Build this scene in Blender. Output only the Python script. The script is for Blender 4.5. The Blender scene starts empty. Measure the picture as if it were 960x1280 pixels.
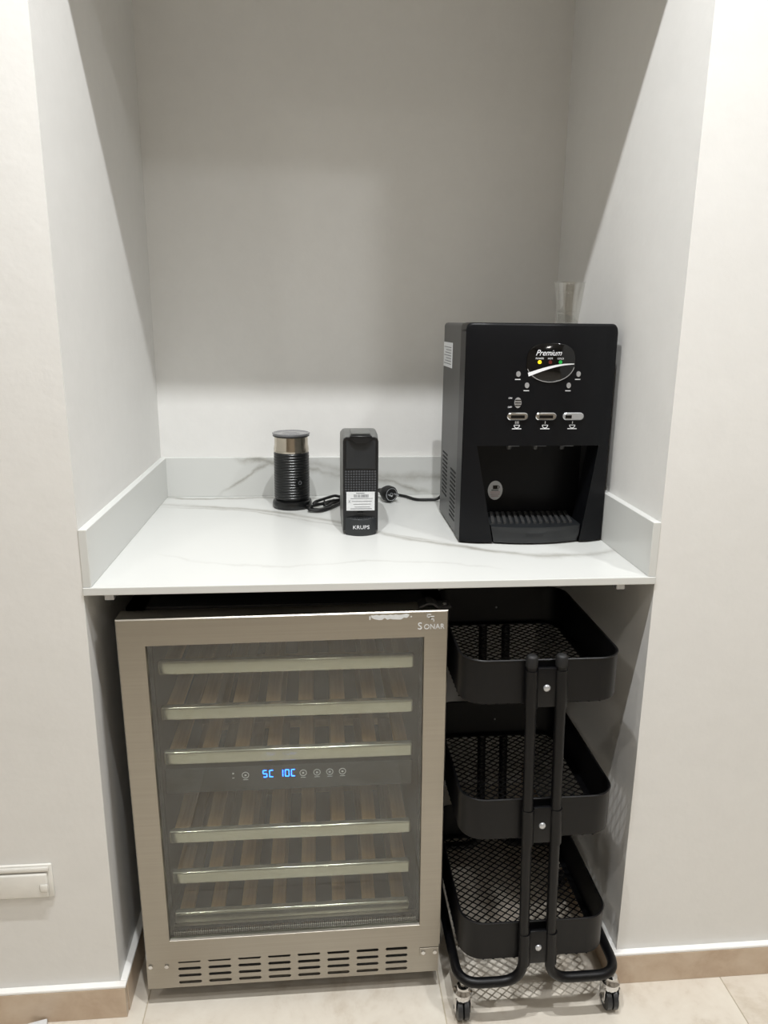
import bpy, bmesh, math, random
from mathutils import Vector, Matrix
random.seed(7)
PI = math.pi
scene = bpy.context.scene
COL = scene.collection

# ------------------------------------------------------------------ camera
FPX, PITCH, YAW, ROLL = 938.85, 0.2488, 0.0885, 0.0102
cam_d = bpy.data.cameras.new('camera')
cam = bpy.data.objects.new('camera', cam_d); COL.objects.link(cam)
fw = Vector((math.sin(YAW)*math.cos(PITCH), math.cos(YAW)*math.cos(PITCH), -math.sin(PITCH)))
rt0 = Vector((math.cos(YAW), -math.sin(YAW), 0)); up0 = rt0.cross(fw)
rt = rt0*math.cos(ROLL) + up0*math.sin(ROLL); up = up0*math.cos(ROLL) - rt0*math.sin(ROLL)
M = Matrix((rt, up, -fw)).transposed().to_4x4()
M.translation = Vector((0.40668, -1.25982, 1.35411))
cam.matrix_world = M
cam_d.sensor_fit = 'VERTICAL'; cam_d.sensor_height = 32.0
cam_d.lens = 32.0*FPX/1280.0
cam_d.clip_start = 0.02
scene.camera = cam

# ------------------------------------------------------------------ view, world
vs = scene.view_settings
vs.view_transform = 'Standard'; vs.look = 'None'; vs.gamma = 1.0; vs.use_curve_mapping = False
vs.exposure = -0.87
world = bpy.data.worlds.new('world'); scene.world = world; world.use_nodes = True
world.node_tree.nodes['Background'].inputs[0].default_value = (1, 1, 1, 1)
world.node_tree.nodes['Background'].inputs[1].default_value = 0.0

# ceiling downlights, the warm rear ones added as unseen fill: x, y, watts, colour
CEIL = 2.85
COOL, WARM_FILL = (0.975, 0.99, 1.0), (1.0, 0.965, 0.91)
LAMPS = [(0.245, -0.50, 31, COOL), (0.650, -0.50, 31, COOL), (1.75, -1.10, 34, COOL), (-0.75, -1.60, 18, WARM_FILL), (0.5, -2.6, 16, WARM_FILL), (1.9, -2.8, 15, WARM_FILL)]

# ------------------------------------------------------------------ dimensions
W, D = 1.02, 0.70          # niche width and depth
H = 0.905                  # worktop height
HEAD = 2.145               # underside of the wall above the niche

# ------------------------------------------------------------------ materials
def lin(c):
    if isinstance(c, str):
        c = c.lstrip('#'); c = [int(c[i:i+2], 16)/255 for i in (0, 2, 4)]
    return tuple((x/12.92 if x <= 0.04045 else ((x+0.055)/1.055)**2.4) for x in c) + (1.0,)

class NT:
    def __init__(s, name):
        s.m = bpy.data.materials.new(name); s.m.use_nodes = True
        s.t = s.m.node_tree; s.b = s.t.nodes['Principled BSDF']; s.out = s.t.nodes['Material Output']
    def n(s, typ, **kw):
        nd = s.t.nodes.new(typ)
        for k, v in kw.items():
            if k.startswith('i_'): nd.inputs[int(k[2:]) if k[2:].isdigit() else k[2:]].default_value = v
            else: setattr(nd, k, v)
        return nd
    def l(s, a, b): s.t.links.new(a, b)
    def math(s, op, a, b=None):
        nd = s.n('ShaderNodeMath', operation=op)
        for i, v in enumerate((a, b)):
            if v is None: continue
            if isinstance(v, (int, float)): nd.inputs[i].default_value = v
            else: s.l(v, nd.inputs[i])
        return nd.outputs[0]
    def coords(s): return s.n('ShaderNodeTexCoord').outputs['Object']
    def ramp(s, fac, stops):
        r = s.n('ShaderNodeValToRGB'); e = r.color_ramp.elements
        e[0].position, e[0].color = stops[0]; e[1].position, e[1].color = stops[-1]
        for p_, c_ in stops[1:-1]:
            k = e.new(p_); k.color = c_
        s.l(fac, r.inputs[0]); return r.outputs[0]
    def noise(s, scale, detail=4, vec=None, rough=0.5, dist=0.0):
        nd = s.n('ShaderNodeTexNoise'); nd.inputs['Scale'].default_value = scale
        nd.inputs['Detail'].default_value = detail; nd.inputs['Roughness'].default_value = rough
        nd.inputs['Distortion'].default_value = dist
        s.l(vec if vec else s.coords(), nd.inputs['Vector']); return nd.outputs[0]
    def bump(s, h, strength, dist=0.001):
        b = s.n('ShaderNodeBump'); b.inputs['Strength'].default_value = strength; b.inputs['Distance'].default_value = dist
        s.l(h, b.inputs['Height']); s.l(b.outputs[0], s.b.inputs['Normal'])

def simple(name, col, rough=0.5, metal=0.0, var=0.06, scale=30, bump=0.0, spec=0.5, coat=0.0):
    t = NT(name); c = lin(col)
    t.b.inputs['Roughness'].default_value = rough; t.b.inputs['Metallic'].default_value = metal
    t.b.inputs['Specular IOR Level'].default_value = spec
    t.b.inputs['Coat Weight'].default_value = coat
    no = t.noise(scale, 3)
    lo = tuple(x*(1-var) for x in c[:3])+(1,); hi = tuple(min(1, x*(1+var)) for x in c[:3])+(1,)
    t.l(t.ramp(no, [(0.3, lo), (0.7, hi)]), t.b.inputs['Base Color'])
    if bump: t.bump(t.noise(scale*8, 2), bump)
    return t.m

def emis(name, col, strength):
    t = NT(name); t.b.inputs['Base Color'].default_value = lin(col)
    t.b.inputs['Emission Color'].default_value = lin(col); t.b.inputs['Emission Strength'].default_value = strength
    return t.m

def wall_mat(name, col):
    t = NT(name); c = lin(col); co = t.coords()
    n1 = t.noise(2.2, 5, co, 0.6); n2 = t.noise(26, 4, co, 0.65)
    f = t.math('ADD', t.math('MULTIPLY', n1, 0.6), t.math('MULTIPLY', n2, 0.4))
    t.l(t.ramp(f, [(0.3, tuple(x*0.95 for x in c[:3])+(1,)), (0.62, c)]), t.b.inputs['Base Color'])
    t.b.inputs['Roughness'].default_value = 0.55
    t.b.inputs['Specular IOR Level'].default_value = 0.3
    t.bump(t.math('ADD', t.noise(9, 4, co), t.math('MULTIPLY', t.noise(70, 3, co), 0.3)), 0.35, 0.003)
    return t.m

def vein_slab(name, axis, veins):
    """white stone with grey veins; each vein is a list of (x, v) points followed along x, v on the given axis"""
    t = NT(name); co = t.coords()
    sx = t.n('ShaderNodeSeparateXYZ'); t.l(co, sx.inputs[0])
    X, V = sx.outputs[0], sx.outputs[axis]
    wob = t.math('MULTIPLY', t.math('SUBTRACT', t.noise(11, 6, co, 0.62), 0.5), 0.05)
    Vw = t.math('ADD', V, wob)
    tot = None
    for pts, wd, st in veins:
        fc = t.n('ShaderNodeFloatCurve'); cv = fc.mapping.curves[0]
        t.l(X, fc.inputs['Value'])
        cv.points[0].location = pts[0]; cv.points[1].location = pts[-1]
        for q in pts[1:-1]: cv.points.new(*q)
        fc.mapping.use_clip = False; fc.mapping.update()
        d = t.math('ABSOLUTE', t.math('SUBTRACT', Vw, fc.outputs[0]))
        g = t.n('ShaderNodeMapRange'); g.inputs[1].default_value = 0; g.inputs[2].default_value = wd
        g.inputs[3].default_value = 1; g.inputs[4].default_value = 0
        t.l(d, g.inputs[0])
        x0, x1 = pts[0][0], pts[-1][0]
        def ramp_in(v, lo_, hi_):
            q = t.n('ShaderNodeMapRange'); q.inputs[1].default_value = lo_; q.inputs[2].default_value = hi_; t.l(v, q.inputs[0]); return q.outputs[0]
        inside = t.math('MULTIPLY', ramp_in(X, x0-0.02, x0+0.05), ramp_in(X, x1+0.02, x1-0.05))
        a = t.math('MULTIPLY', t.math('MULTIPLY', t.math('POWER', g.outputs[0], 1.6), inside), st)
        tot = a if tot is None else t.math('MAXIMUM', tot, a)
    patch = t.noise(4.5, 5, co, 0.6)
    mod = t.n('ShaderNodeMapRange'); mod.inputs[1].default_value = 0.35; mod.inputs[2].default_value = 0.6
    mod.inputs[3].default_value = 0.25; mod.inputs[4].default_value = 1
    t.l(patch, mod.inputs[0])
    tot = t.math('MULTIPLY', tot, mod.outputs[0])
    t.l(t.ramp(tot, [(0.0, lin('#d2d3d0')), (0.45, lin('#adaca6')), (1.0, lin('#86847c'))]), t.b.inputs['Base Color'])
    t.b.inputs['Roughness'].default_value = 0.32
    return t.m

def marble_floor():
    t = NT('cream_marble'); co = t.coords()
    a = t.noise(5, 7, co, 0.65, 0.8); b = t.noise(38, 4, co, 0.6)
    f = t.math('ADD', t.math('MULTIPLY', a, 0.75), t.math('MULTIPLY', b, 0.25))
    t.l(t.ramp(f, [(0.32, lin('#bfb3a2')), (0.47, lin('#d4ccbf')), (0.7, lin('#ded8cc'))]), t.b.inputs['Base Color'])
    t.b.inputs['Roughness'].default_value = 0.28
    return t.m

def skirting_mat():
    t = NT('tan_marble'); co = t.coords()
    f = t.noise(14, 6, co, 0.6, 0.4)
    t.l(t.ramp(f, [(0.3, lin('#b79f88')), (0.5, lin('#c6b29c')), (0.72, lin('#d0bfab'))]), t.b.inputs['Base Color'])
    t.b.inputs['Roughness'].default_value = 0.35
    return t.m

def brushed(name, col, rough=0.3, axis='x', metal=1.0):
    t = NT(name); c = lin(col)
    mp = t.n('ShaderNodeMapping')
    mp.inputs['Scale'].default_value = (3, 300, 300) if axis == 'x' else (300, 300, 3)
    t.l(t.coords(), mp.inputs[0])
    n_ = t.noise(1.0, 3, mp.outputs[0])
    t.l(t.ramp(n_, [(0.3, tuple(x*0.94 for x in c[:3])+(1,)), (0.7, c)]), t.b.inputs['Base Color'])
    t.b.inputs['Metallic'].default_value = metal; t.b.inputs['Roughness'].default_value = rough
    t.b.inputs['Anisotropic'].default_value = 0.4
    return t.m

def wood_mat():
    t = NT('beech_wood'); mp = t.n('ShaderNodeMapping'); mp.inputs['Scale'].default_value = (60, 4, 60)
    t.l(t.coords(), mp.inputs[0])
    n_ = t.noise(1.0, 5, mp.outputs[0], 0.6, 0.5)
    t.l(t.ramp(n_, [(0.3, lin('#9a7850')), (0.7, lin('#c4a274'))]), t.b.inputs['Base Color'])
    t.b.inputs['Roughness'].default_value = 0.55
    return t.m

def pane_mat(name, tint, refl, rough=0.0, ior=1.5):
    t = NT(name)
    tr = t.n('ShaderNodeBsdfTransparent'); tr.inputs[0].default_value = tint
    gl = t.n('ShaderNodeBsdfGlossy'); gl.inputs['Roughness'].default_value = rough
    gl.inputs['Color'].default_value = (1, 1, 1, 1)
    lw = t.n('ShaderNodeLayerWeight'); f0 = ((ior-1)/(ior+1))**2*refl
    f = t.math('MINIMUM', t.math('ADD', t.math('MULTIPLY', t.math('POWER', lw.outputs['Facing'], 5.0), 1-f0), f0), 1.0)
    mx = t.n('ShaderNodeMixShader'); t.l(f, mx.inputs[0]); t.l(tr.outputs[0], mx.inputs[1]); t.l(gl.outputs[0], mx.inputs[2])
    t.l(mx.outputs[0], t.out.inputs['Surface'])
    return t.m

MT = {}
MT['wall'] = wall_mat('white_wall_paint', '#e4e3e0')
MT['room'] = wall_mat('beige_room_paint', '#a59d92')
MT['ceiling'] = wall_mat('white_ceiling_paint', '#e8e7e4')
MT['grout'] = simple('grey_grout', '#b3a894', 0.8)
MT['caulk'] = simple('white_caulk', '#f0efec', 0.45, var=0.02)
MT['floor'] = marble_floor()
MT['skirt'] = skirting_mat()
MT['slab_edge'] = simple('slab_core', '#d9d6d0', 0.4, var=0.03)
MT['steel'] = brushed('brushed_steel', '#a8a39a', 0.33, 'x')
MT['steel_v'] = brushed('brushed_steel_vertical', '#a8a39a', 0.33, 'z')
MT['fascia'] = brushed('brushed_shelf_fascia', '#cfccbc', 0.15, 'x', 0.75)
MT['chrome'] = simple('chrome', '#d8d8d8', 0.12, 1.0, 0.02)
MT['black'] = simple('black_enamel', '#0c0c0d', 0.45, var=0.1)
MT['cavity'] = simple('black_cavity', '#060606', 0.7, var=0.1)
MT['liner'] = simple('grey_cooler_liner', '#2a2c2e', 0.5)
MT['cart'] = simple('black_powder_coat', '#09090b', 0.40, var=0.12, scale=90, bump=0.05, spec=0.28)
MT['rubber'] = simple('black_rubber', '#101011', 0.6)
MT['wheel'] = simple('dark_grey_wheel', '#2b2c2e', 0.35)
MT['disp'] = simple('black_dispenser_plastic', '#0c0d10', 0.36, var=0.08, scale=60, spec=0.22)
MT['disp_side'] = simple('dispenser_side_with_sheen', '#3b3b3b', 0.38, var=0.08)  # grey raised so the colour holds the grazing reflection of wall and worktop
MT['disp_tray'] = simple('dark_grey_tray', '#1e2022', 0.35, var=0.08)
MT['gloss'] = simple('gloss_black', '#050506', 0.08, var=0.05)
MT['white'] = simple('white_print', '#e6e7ea', 0.5, var=0.02)
MT['print'] = simple('grey_print', '#d6d8da', 0.5, var=0.02)
MT['silver'] = simple('silver_plastic', '#c3c5c8', 0.25, 0.6, 0.04)
MT['label'] = simple('white_label', '#d8dadb', 0.55, var=0.04, scale=200)
MT['ink'] = simple('grey_ink', '#6e7074', 0.6)
MT['red_ink'] = simple('faded_red_ink', '#b58a8a', 0.6)
MT['frother'] = simple('black_frother_plastic', '#0f1011', 0.3, var=0.08)
MT['frother_steel'] = simple('polished_steel', '#c9c0b2', 0.16, 1.0, 0.04)
MT['lid'] = simple('smoked_grey_lid', '#77777a', 0.15, 0.0, 0.06, 60)
MT['coffee'] = simple('coffee_machine_black', '#141517', 0.35, var=0.08)
MT['coffee_foot'] = simple('coffee_machine_foot', '#232628', 0.42, var=0.06)
MT['coffee_top'] = simple('coffee_machine_grey', '#6d6e6c', 0.4, var=0.06)
MT['coffee_gloss'] = simple('coffee_machine_smoked', '#2b2d2f', 0.2, var=0.06)
MT['coffee_stud'] = simple('coffee_machine_studs', '#4c4e52', 0.3, var=0.06)
MT['cable'] = simple('black_cable', '#0b0b0c', 0.5)
MT['glass'] = pane_mat('door_glass', (0.86, 0.88, 0.87, 1), 1.6)
MT['cup'] = pane_mat('clear_cup_plastic', (0.94, 0.94, 0.93, 1), 2.6, 0.06)
MT['socket'] = simple('white_socket_plastic', '#e2e0da', 0.35, var=0.03)
MT['wood'] = wood_mat()
MT['lens'] = emis('lamp_lens', '#fff6ea', 6.0)
MT['blue'] = emis('blue_led', '#1c66ff', 22.0)
MT['yellow'] = emis('yellow_led', '#ffd21a', 1.6)
MT['green'] = emis('green_led', '#14933a', 0.6)
MT['red'] = simple('unlit_red_led', '#5a1f1c', 0.3)
MT['worktop'] = vein_slab('veined_worktop', 1, [
    ([(0.0, 0.675), (0.12, 0.66), (0.3, 0.668), (0.45, 0.64)], 0.016, 0.8),
    ([(0.0, 0.60), (0.16, 0.565), (0.30, 0.51), (0.44, 0.42), (0.56, 0.30), (0.70, 0.20), (0.90, 0.13), (1.02, 0.17)], 0.022, 0.75),
    ([(0.0, 0.575), (0.2, 0.535), (0.36, 0.44), (0.5, 0.35), (0.66, 0.24)], 0.012, 0.6),
    ([(0.1, 0.18), (0.3, 0.10), (0.55, 0.12), (0.75, 0.06)], 0.010, 0.25)])
MT['upstand'] = vein_slab('veined_upstand', 2, [
    ([(0.15, 0.91), (0.20, 0.945), (0.27, 0.985), (0.34, 1.01)], 0.010, 0.55),
    ([(0.20, 1.008), (0.28, 0.992), (0.36, 0.985), (0.47, 0.955), (0.6, 0.94), (0.70, 0.905)], 0.014, 0.75),
    ([(0.36, 1.0), (0.42, 0.985), (0.5, 0.96), (0.75, 0.95), (1.0, 0.90)], 0.020, 0.5)])

# ------------------------------------------------------------------ mesh helpers
def nb(): return bmesh.new()
def box(bm, x0, x1, y0, y1, z0, z1, bev=0.0, seg=2):
    r = bmesh.ops.create_cube(bm, size=1.0); v = r['verts']
    for a in v:
        a.co = Vector((x0+(a.co.x+0.5)*(x1-x0), y0+(a.co.y+0.5)*(y1-y0), z0+(a.co.z+0.5)*(z1-z0)))
    if bev > 0:
        es = list({e for a in v for e in a.link_edges})
        bmesh.ops.bevel(bm, geom=es, offset=bev, segments=seg, affect='EDGES', profile=0.5)
    return bm
def ring_faces(bm, rings, cap0=True, cap1=True, closed=True):
    vr = [[bm.verts.new(p) for p in r] for r in rings]
    n = len(vr[0])
    for a, b in zip(vr, vr[1:]):
        for i in range(n if closed else n-1):
            j = (i+1) % n
            bm.faces.new((a[i], a[j], b[j], b[i]))
    if cap0: bm.faces.new(list(reversed(vr[0])))
    if cap1: bm.faces.new(vr[-1])
    return vr
def tube(bm, pts, r, seg=12, caps=True):
    pts = [Vector(p) for p in pts]; rings = []
    t0 = (pts[1]-pts[0]).normalized()
    nrm = t0.orthogonal().normalized()
    for i, p in enumerate(pts):
        if i == 0: t = t0
        elif i == len(pts)-1: t = (pts[-1]-pts[-2]).normalized()
        else: t = ((pts[i+1]-p).normalized()+(p-pts[i-1]).normalized()).normalized()
        nrm = (nrm - t*nrm.dot(t)).normalized(); bn = t.cross(nrm)
        rr = r[i] if isinstance(r, (list, tuple)) else r
        rings.append([p+(nrm*math.cos(2*PI*k/seg)+bn*math.sin(2*PI*k/seg))*rr for k in range(seg)])
    ring_faces(bm, rings, caps, caps)
    return bm
def lathe(bm, prof, c, seg=48, cap0=True, cap1=True):
    rings = [[(c[0]+r*math.cos(2*PI*k/seg), c[1]+r*math.sin(2*PI*k/seg), c[2]+z) for k in range(seg)] for r, z in prof]
    ring_faces(bm, rings, cap0, cap1); return bm
def disc_y(bm, c, r, th, seg=24, rz=None):
    """a flat round piece facing -y"""
    rz = rz or r
    rings = [[(c[0]+r*math.cos(2*PI*k/seg), y, c[2]+rz*math.sin(2*PI*k/seg)) for k in range(seg)] for y in (c[1], c[1]-th)]
    ring_faces(bm, rings); return bm
def prism_y(bm, poly, y0, y1):
    """polygon in x, z (list) extruded from y0 to y1"""
    ring_faces(bm, [[(x, y0, z) for x, z in poly], [(x, y1, z) for x, z in poly]]); return bm
def ring_y(bm, c, r, w, th, seg=28, rz=None, a0=0.0, a1=2*PI):
    rz = rz or r
    full = abs(a1-a0-2*PI) < 1e-6
    n = seg if full else seg+1
    A = [a0+(a1-a0)*k/seg for k in range(n)]
    outer = [(c[0]+r*math.cos(a), c[2]+rz*math.sin(a)) for a in A]
    inner = [(c[0]+(r-w)*math.cos(a), c[2]+(rz-w)*math.sin(a)) for a in A]
    prof = [[(x, c[1], z) for x, z in outer], [(x, c[1]-th, z) for x, z in outer],
            [(x, c[1]-th, z) for x, z in inner], [(x, c[1], z) for x, z in inner]]
    vr = [[bm.verts.new(q) for q in r_] for r_ in prof]
    m = n if full else n-1
    for i in range(m):
        j = (i+1) % n
        for a, b in ((0, 1), (1, 2), (2, 3), (3, 0)):
            bm.faces.new((vr[a][i], vr[a][j], vr[b][j], vr[b][i]))
    return bm
def arc(c, r, a0, a1, n, u, v):
    """points of an arc about c in the plane of unit vectors u, v"""
    c, u, v = Vector(c), Vector(u), Vector(v)
    return [c+(u*math.cos(a0+(a1-a0)*k/n)+v*math.sin(a0+(a1-a0)*k/n))*r for k in range(n+1)]
def round_path(pts, r, n=8):
    """polyline with its inner corners rounded to radius r"""
    P = [Vector(p) for p in pts]; out = [P[0]]
    for a, b, c in zip(P, P[1:], P[2:]):
        d0, d1 = (a-b).normalized(), (c-b).normalized()
        ang = d0.angle(d1); k = min(r/math.tan(ang/2), (a-b).length*0.49, (c-b).length*0.49)
        s, e = b+d0*k, b+d1*k
        for i in range(n+1):
            t = i/n; out.append(s*(1-t)**2+b*2*t*(1-t)+e*t*t)
    out.append(P[-1]); return out

def wloc(o):
    v = Vector((0, 0, 0))
    while o is not None: v += o.location; o = o.parent
    return v
def obj(name, bm, mat, parent=None, smooth=None, loc=None):
    """link bm (in world coordinates) as one mesh object; smooth = angle limit in degrees"""
    bmesh.ops.recalc_face_normals(bm, faces=bm.faces[:])
    base = wloc(parent) if parent is not None else Vector((0, 0, 0))
    o_loc = Vector(loc) if loc is not None else base
    bmesh.ops.translate(bm, verts=bm.verts[:], vec=-o_loc)
    me = bpy.data.meshes.new(name); bm.to_mesh(me); bm.free()
    me.materials.append(MT[mat] if isinstance(mat, str) else mat)
    if smooth:
        me.polygons.foreach_set('use_smooth', [True]*len(me.polygons))
        me.set_sharp_from_angle(angle=math.radians(smooth))
    o = bpy.data.objects.new(name, me); COL.objects.link(o)
    o.parent = parent; o.location = o_loc-base
    return o
def piece(name, me, loc, parent):
    """another object on shared mesh data, at a world location"""
    o = bpy.data.objects.new(name, me); COL.objects.link(o); o.parent = parent
    o.location = Vector(loc)-(wloc(parent) if parent is not None else Vector((0, 0, 0)))
    return o
def tag(o, label=None, cat=None, group=None, kind=None):
    for k, v in (('label', label), ('category', cat), ('group', group), ('kind', kind)):
        if v: o[k] = v
    return o
def thing(name, loc, label, cat, group=None):
    o = bpy.data.objects.new(name, None); COL.objects.link(o); o.location = loc
    o.empty_display_size = 0.05
    return tag(o, label, cat, group)
def text(name, body, size, x, y, z, mat, parent, shear=0.0, align='CENTER', sx=1.0, th=0.0003):
    cu = bpy.data.curves.new(name, 'FONT'); cu.body = body; cu.size = size; cu.align_x = align; cu.align_y = 'CENTER'
    cu.shear = shear; cu.extrude = th; cu.resolution_u = 3
    tmp = bpy.data.objects.new(name+'_tmp', cu); COL.objects.link(tmp)
    dg = bpy.context.evaluated_depsgraph_get()
    me = bpy.data.meshes.new_from_object(tmp.evaluated_get(dg))
    bpy.data.objects.remove(tmp); bpy.data.curves.remove(cu)
    me.transform(Matrix.Rotation(PI/2, 4, 'X') @ Matrix.Diagonal((sx, 1, 1, 1)))
    me.name = name; me.materials.clear(); me.materials.append(MT[mat])
    o = bpy.data.objects.new(name, me); COL.objects.link(o); o.parent = parent
    o.location = Vector((x, y, z))-(wloc(parent) if parent is not None else Vector((0, 0, 0)))
    return o

# ================================================================== the setting
XL, XR, YR = -1.75, 2.75, -3.6
def struct(name, bm, mat): return tag(obj(name, bm, mat), kind='structure')
struct('wall_left', box(nb(), XL, 0, 0, D+0.1, 0, CEIL), 'wall')
struct('wall_right', box(nb(), W, XR, 0, D+0.1, 0, CEIL), 'wall')
struct('wall_back', box(nb(), 0, W, D, D+0.1, 0, HEAD), 'wall')
struct('wall_header', box(nb(), 0, W, 0, D+0.1, HEAD, CEIL), 'wall')
struct('wall_rear', box(nb(), XL, XR, YR-0.1, YR, 0, CEIL), 'room')
struct('wall_outer_left', box(nb(), XL-0.1, XL, YR-0.1, D+0.1, 0, CEIL), 'room')
struct('wall_outer_right', box(nb(), XR, XR+0.1, YR-0.1, D+0.1, 0, CEIL), 'room')
struct('ceiling', box(nb(), XL-0.1, XR+0.1, YR-0.1, D+0.1, CEIL, CEIL+0.08), 'ceiling')
fl = struct('floor', box(nb(), XL-0.1, XR+0.1, YR-0.1, D+0.1, -0.06, -0.0012), 'grout')
TS = 0.602
bm = box(nb(), -TS/2+0.001, TS/2-0.001, -TS/2+0.001, TS/2-0.001, -0.010, 0.0, 0.0006, 1)
tile0 = None
for i in range(-3, 4):
    for j in range(-6, 2):
        cx, cy = 0.0455+TS*(i+0.5), 0.30+TS*(j+0.5)
        if tile0 is None:
            tile0 = obj('floor_tile', bm, 'floor', fl); tile0.location = (cx, cy, 0)
        else: piece('floor_tile', tile0.data, (cx, cy, 0), fl)

def baseboard(name, runs):
    """runs: (x0, x1, y0, y1) footprints of the skirting, each cut into tiles"""
    bmc = nb()
    for x0, x1, y0, y1 in runs: box(bmc, x0, x1, y0, y1, 0.070, 0.0765, 0.002, 2)
    root = struct(name, bmc, 'caulk')
    for x0, x1, y0, y1 in runs:
        L = max(x1-x0, y1-y0); n = max(1, round(L/0.6))
        for k in range(n):
            a, b = k/n, (k+1)/n
            if x1-x0 > y1-y0: q = (x0+(x1-x0)*a, x0+(x1-x0)*b-0.0015, y0, y1)
            else: q = (x0, x1, y0+(y1-y0)*a+0.0015, y0+(y1-y0)*b)
            obj('skirting_tile', box(nb(), *q, 0.0, 0.070, 0.0006, 1), 'skirt', root)
T = 0.014
baseboard('baseboard_left', [(XL, T, -T, 0), (0, T, 0, D-0.0)])
baseboard('baseboard_right', [(W-T, XR, -T, 0), (W-T, W, 0, D)])

# downlights and the added fill lamps
for x, y, wt, lcol in LAMPS:
    r = thing('downlight', (x, y, CEIL), 'white round downlight recessed in the ceiling, the warm rear ones added as fill', 'ceiling light', 'ceiling downlights')
    obj('trim_ring', lathe(nb(), [(0.055, 0), (0.055, -0.006), (0.042, -0.008), (0.040, 0)], (x, y, CEIL), 32, False, False), 'socket', r, 40)
    obj('lens', lathe(nb(), [(0.040, 0.0), (0.040, -0.001)], (x, y, CEIL), 32), 'lens', r)
    ld = bpy.data.lights.new('downlight_or_fill_lamp', 'AREA'); ld.shape = 'DISK'; ld.size = 0.036 if y > -1 else 0.16; ld.energy = wt
    ld.color = lcol; ld.spread = math.radians(150)
    lo = bpy.data.objects.new('downlight_or_fill_lamp', ld); COL.objects.link(lo); lo.parent = r; lo.location = (0, 0, -0.010)

# ================================================================== worktop
wt = thing('worktop', (W/2, D/2, H), 'white marble-look worktop with grey veins and low upstands in the wall niche', 'worktop')
obj('slab', box(nb(), 0.0, W, -0.004, D, H-0.0142, H, 0.0012, 2), 'worktop', wt, loc=(0, 0, 0))
UH, UT = 0.103, 0.0145
obj('upstand', box(nb(), 0, UT, -0.002, D-UT, H, H+UH, 0.001, 1), 'upstand', wt, loc=(0, 0, 0))
obj('upstand', box(nb(), W-UT, W, -0.002, D-UT, H, H+UH, 0.001, 1), 'upstand', wt, loc=(0, 0, 0))
obj('upstand', box(nb(), 0, W, D-UT, D, H, H+UH, 0.001, 1), 'upstand', wt, loc=(0, 0, 0))
for bx0 in (0.033, 0.950):
    b = box(nb(), bx0, bx0+0.016, 0.004, 0.030, H-0.026, H-0.0142, 0.001, 1)
    obj('support_bracket', b, 'silver', wt)

# ================================================================== wine cooler
FX0, FX1, FY = 0.049, 0.642, 0.005
FZ0, FZ1 = 0.107, 0.8435
wc = thing('wine_cooler', ((FX0+FX1)/2, 0.30, 0), 'stainless steel wine cooler with glass door under the worktop', 'wine cooler')
# carcass: open-fronted box
b = nb(); bx0, bx1, by0, by1, bz0, bz1 = FX0+0.006, FX1-0.006, 0.052, 0.60, 0.030, 0.846
box(b, bx0, bx0+0.035, by0, by1, bz0, bz1); box(b, bx1-0.035, bx1, by0, by1, bz0, bz1)
box(b, bx0, bx1, by0, by1, bz1-0.035, bz1); box(b, bx0, bx1, by0, by1, bz0, 0.135)
box(b, bx0, bx1, by1-0.03, by1, bz0, bz1)
obj('body', b, 'black', wc)
b = nb(); box(b, bx0+0.035, bx0+0.037, by0, by1-0.03, 0.135, bz1-0.035); box(b, bx1-0.037, bx1-0.035, by0, by1-0.03, 0.135, bz1-0.035)
box(b, bx0+0.037, bx1-0.037, by1-0.034, by1-0.03, 0.135, bz1-0.035)
box(b, bx0+0.037, bx1-0.037, by0, by1-0.034, 0.135, 0.138)
obj('liner', b, 'liner', wc)
for fx in (FX0+0.06, FX1-0.06):
    for fy in (0.10, 0.55):
        obj('foot', lathe(nb(), [(0.018, 0), (0.018, 0.008), (0.009, 0.010), (0.009, 0.031)], (fx, fy, 0), 16), 'rubber', wc, 40)
# door frame with mitred look: four rails in one ring
GX0, GX1, GZ0, GZ1 = 0.0985, 0.5975, 0.160, 0.792
b = nb()
def ringrect(y, e): return [(FX0+e, y, FZ0+e), (FX1-e, y, FZ0+e), (FX1-e, y, FZ1-e), (FX0+e, y, FZ1-e)]
def ringin(y, e=0): return [(GX0-e, y, GZ0-e), (GX1+e, y, GZ0-e), (GX1+e, y, GZ1+e), (GX0-e, y, GZ1+e)]
rr = [ringrect(FY+0.044, 0), ringrect(FY+0.002, 0), ringrect(FY, 0.002), ringin(FY, 0.0005), ringin(FY+0.001), ringin(FY+0.044)]
vr = ring_faces(b, rr, False, False)
for i in range(4):
    j = (i+1) % 4; b.faces.new((vr[-1][i], vr[-1][j], vr[0][j], vr[0][i]))
door = obj('door', b, 'steel', wc, 30)
b = nb()
for q in ((GX0-0.004, GX1+0.004, GZ0-0.004, GZ0+0.010), (GX0-0.004, GX1+0.004, GZ1-0.006, GZ1+0.004),
          (GX0-0.004, GX0+0.006, GZ0, GZ1), (GX1-0.006, GX1+0.004, GZ0, GZ1)):
    box(b, q[0], q[1], FY+0.018, FY+0.026, q[2], q[3])
obj('glazing_gasket', b, 'cavity', door)
b = nb()
box(b, GX0, GX1, FY+0.010, FY+0.018, GZ0-0.001, GZ0+0.002)
for k in range(120):  # ribs modelled to stand for the ribbed reflection in the bottom spacer
    x = GX0+0.008+k*(GX1-GX0-0.016)/119
    box(b, x-0.0012, x+0.0012, FY+0.0105, FY+0.017, GZ0+0.002, GZ0+0.011)
obj('spacer_reflection_ribs', b, 'chrome', door)
obj('glass_pane', box(nb(), GX0, GX1, FY+0.006, FY+0.0075, GZ0, GZ1), 'glass', door)
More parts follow.
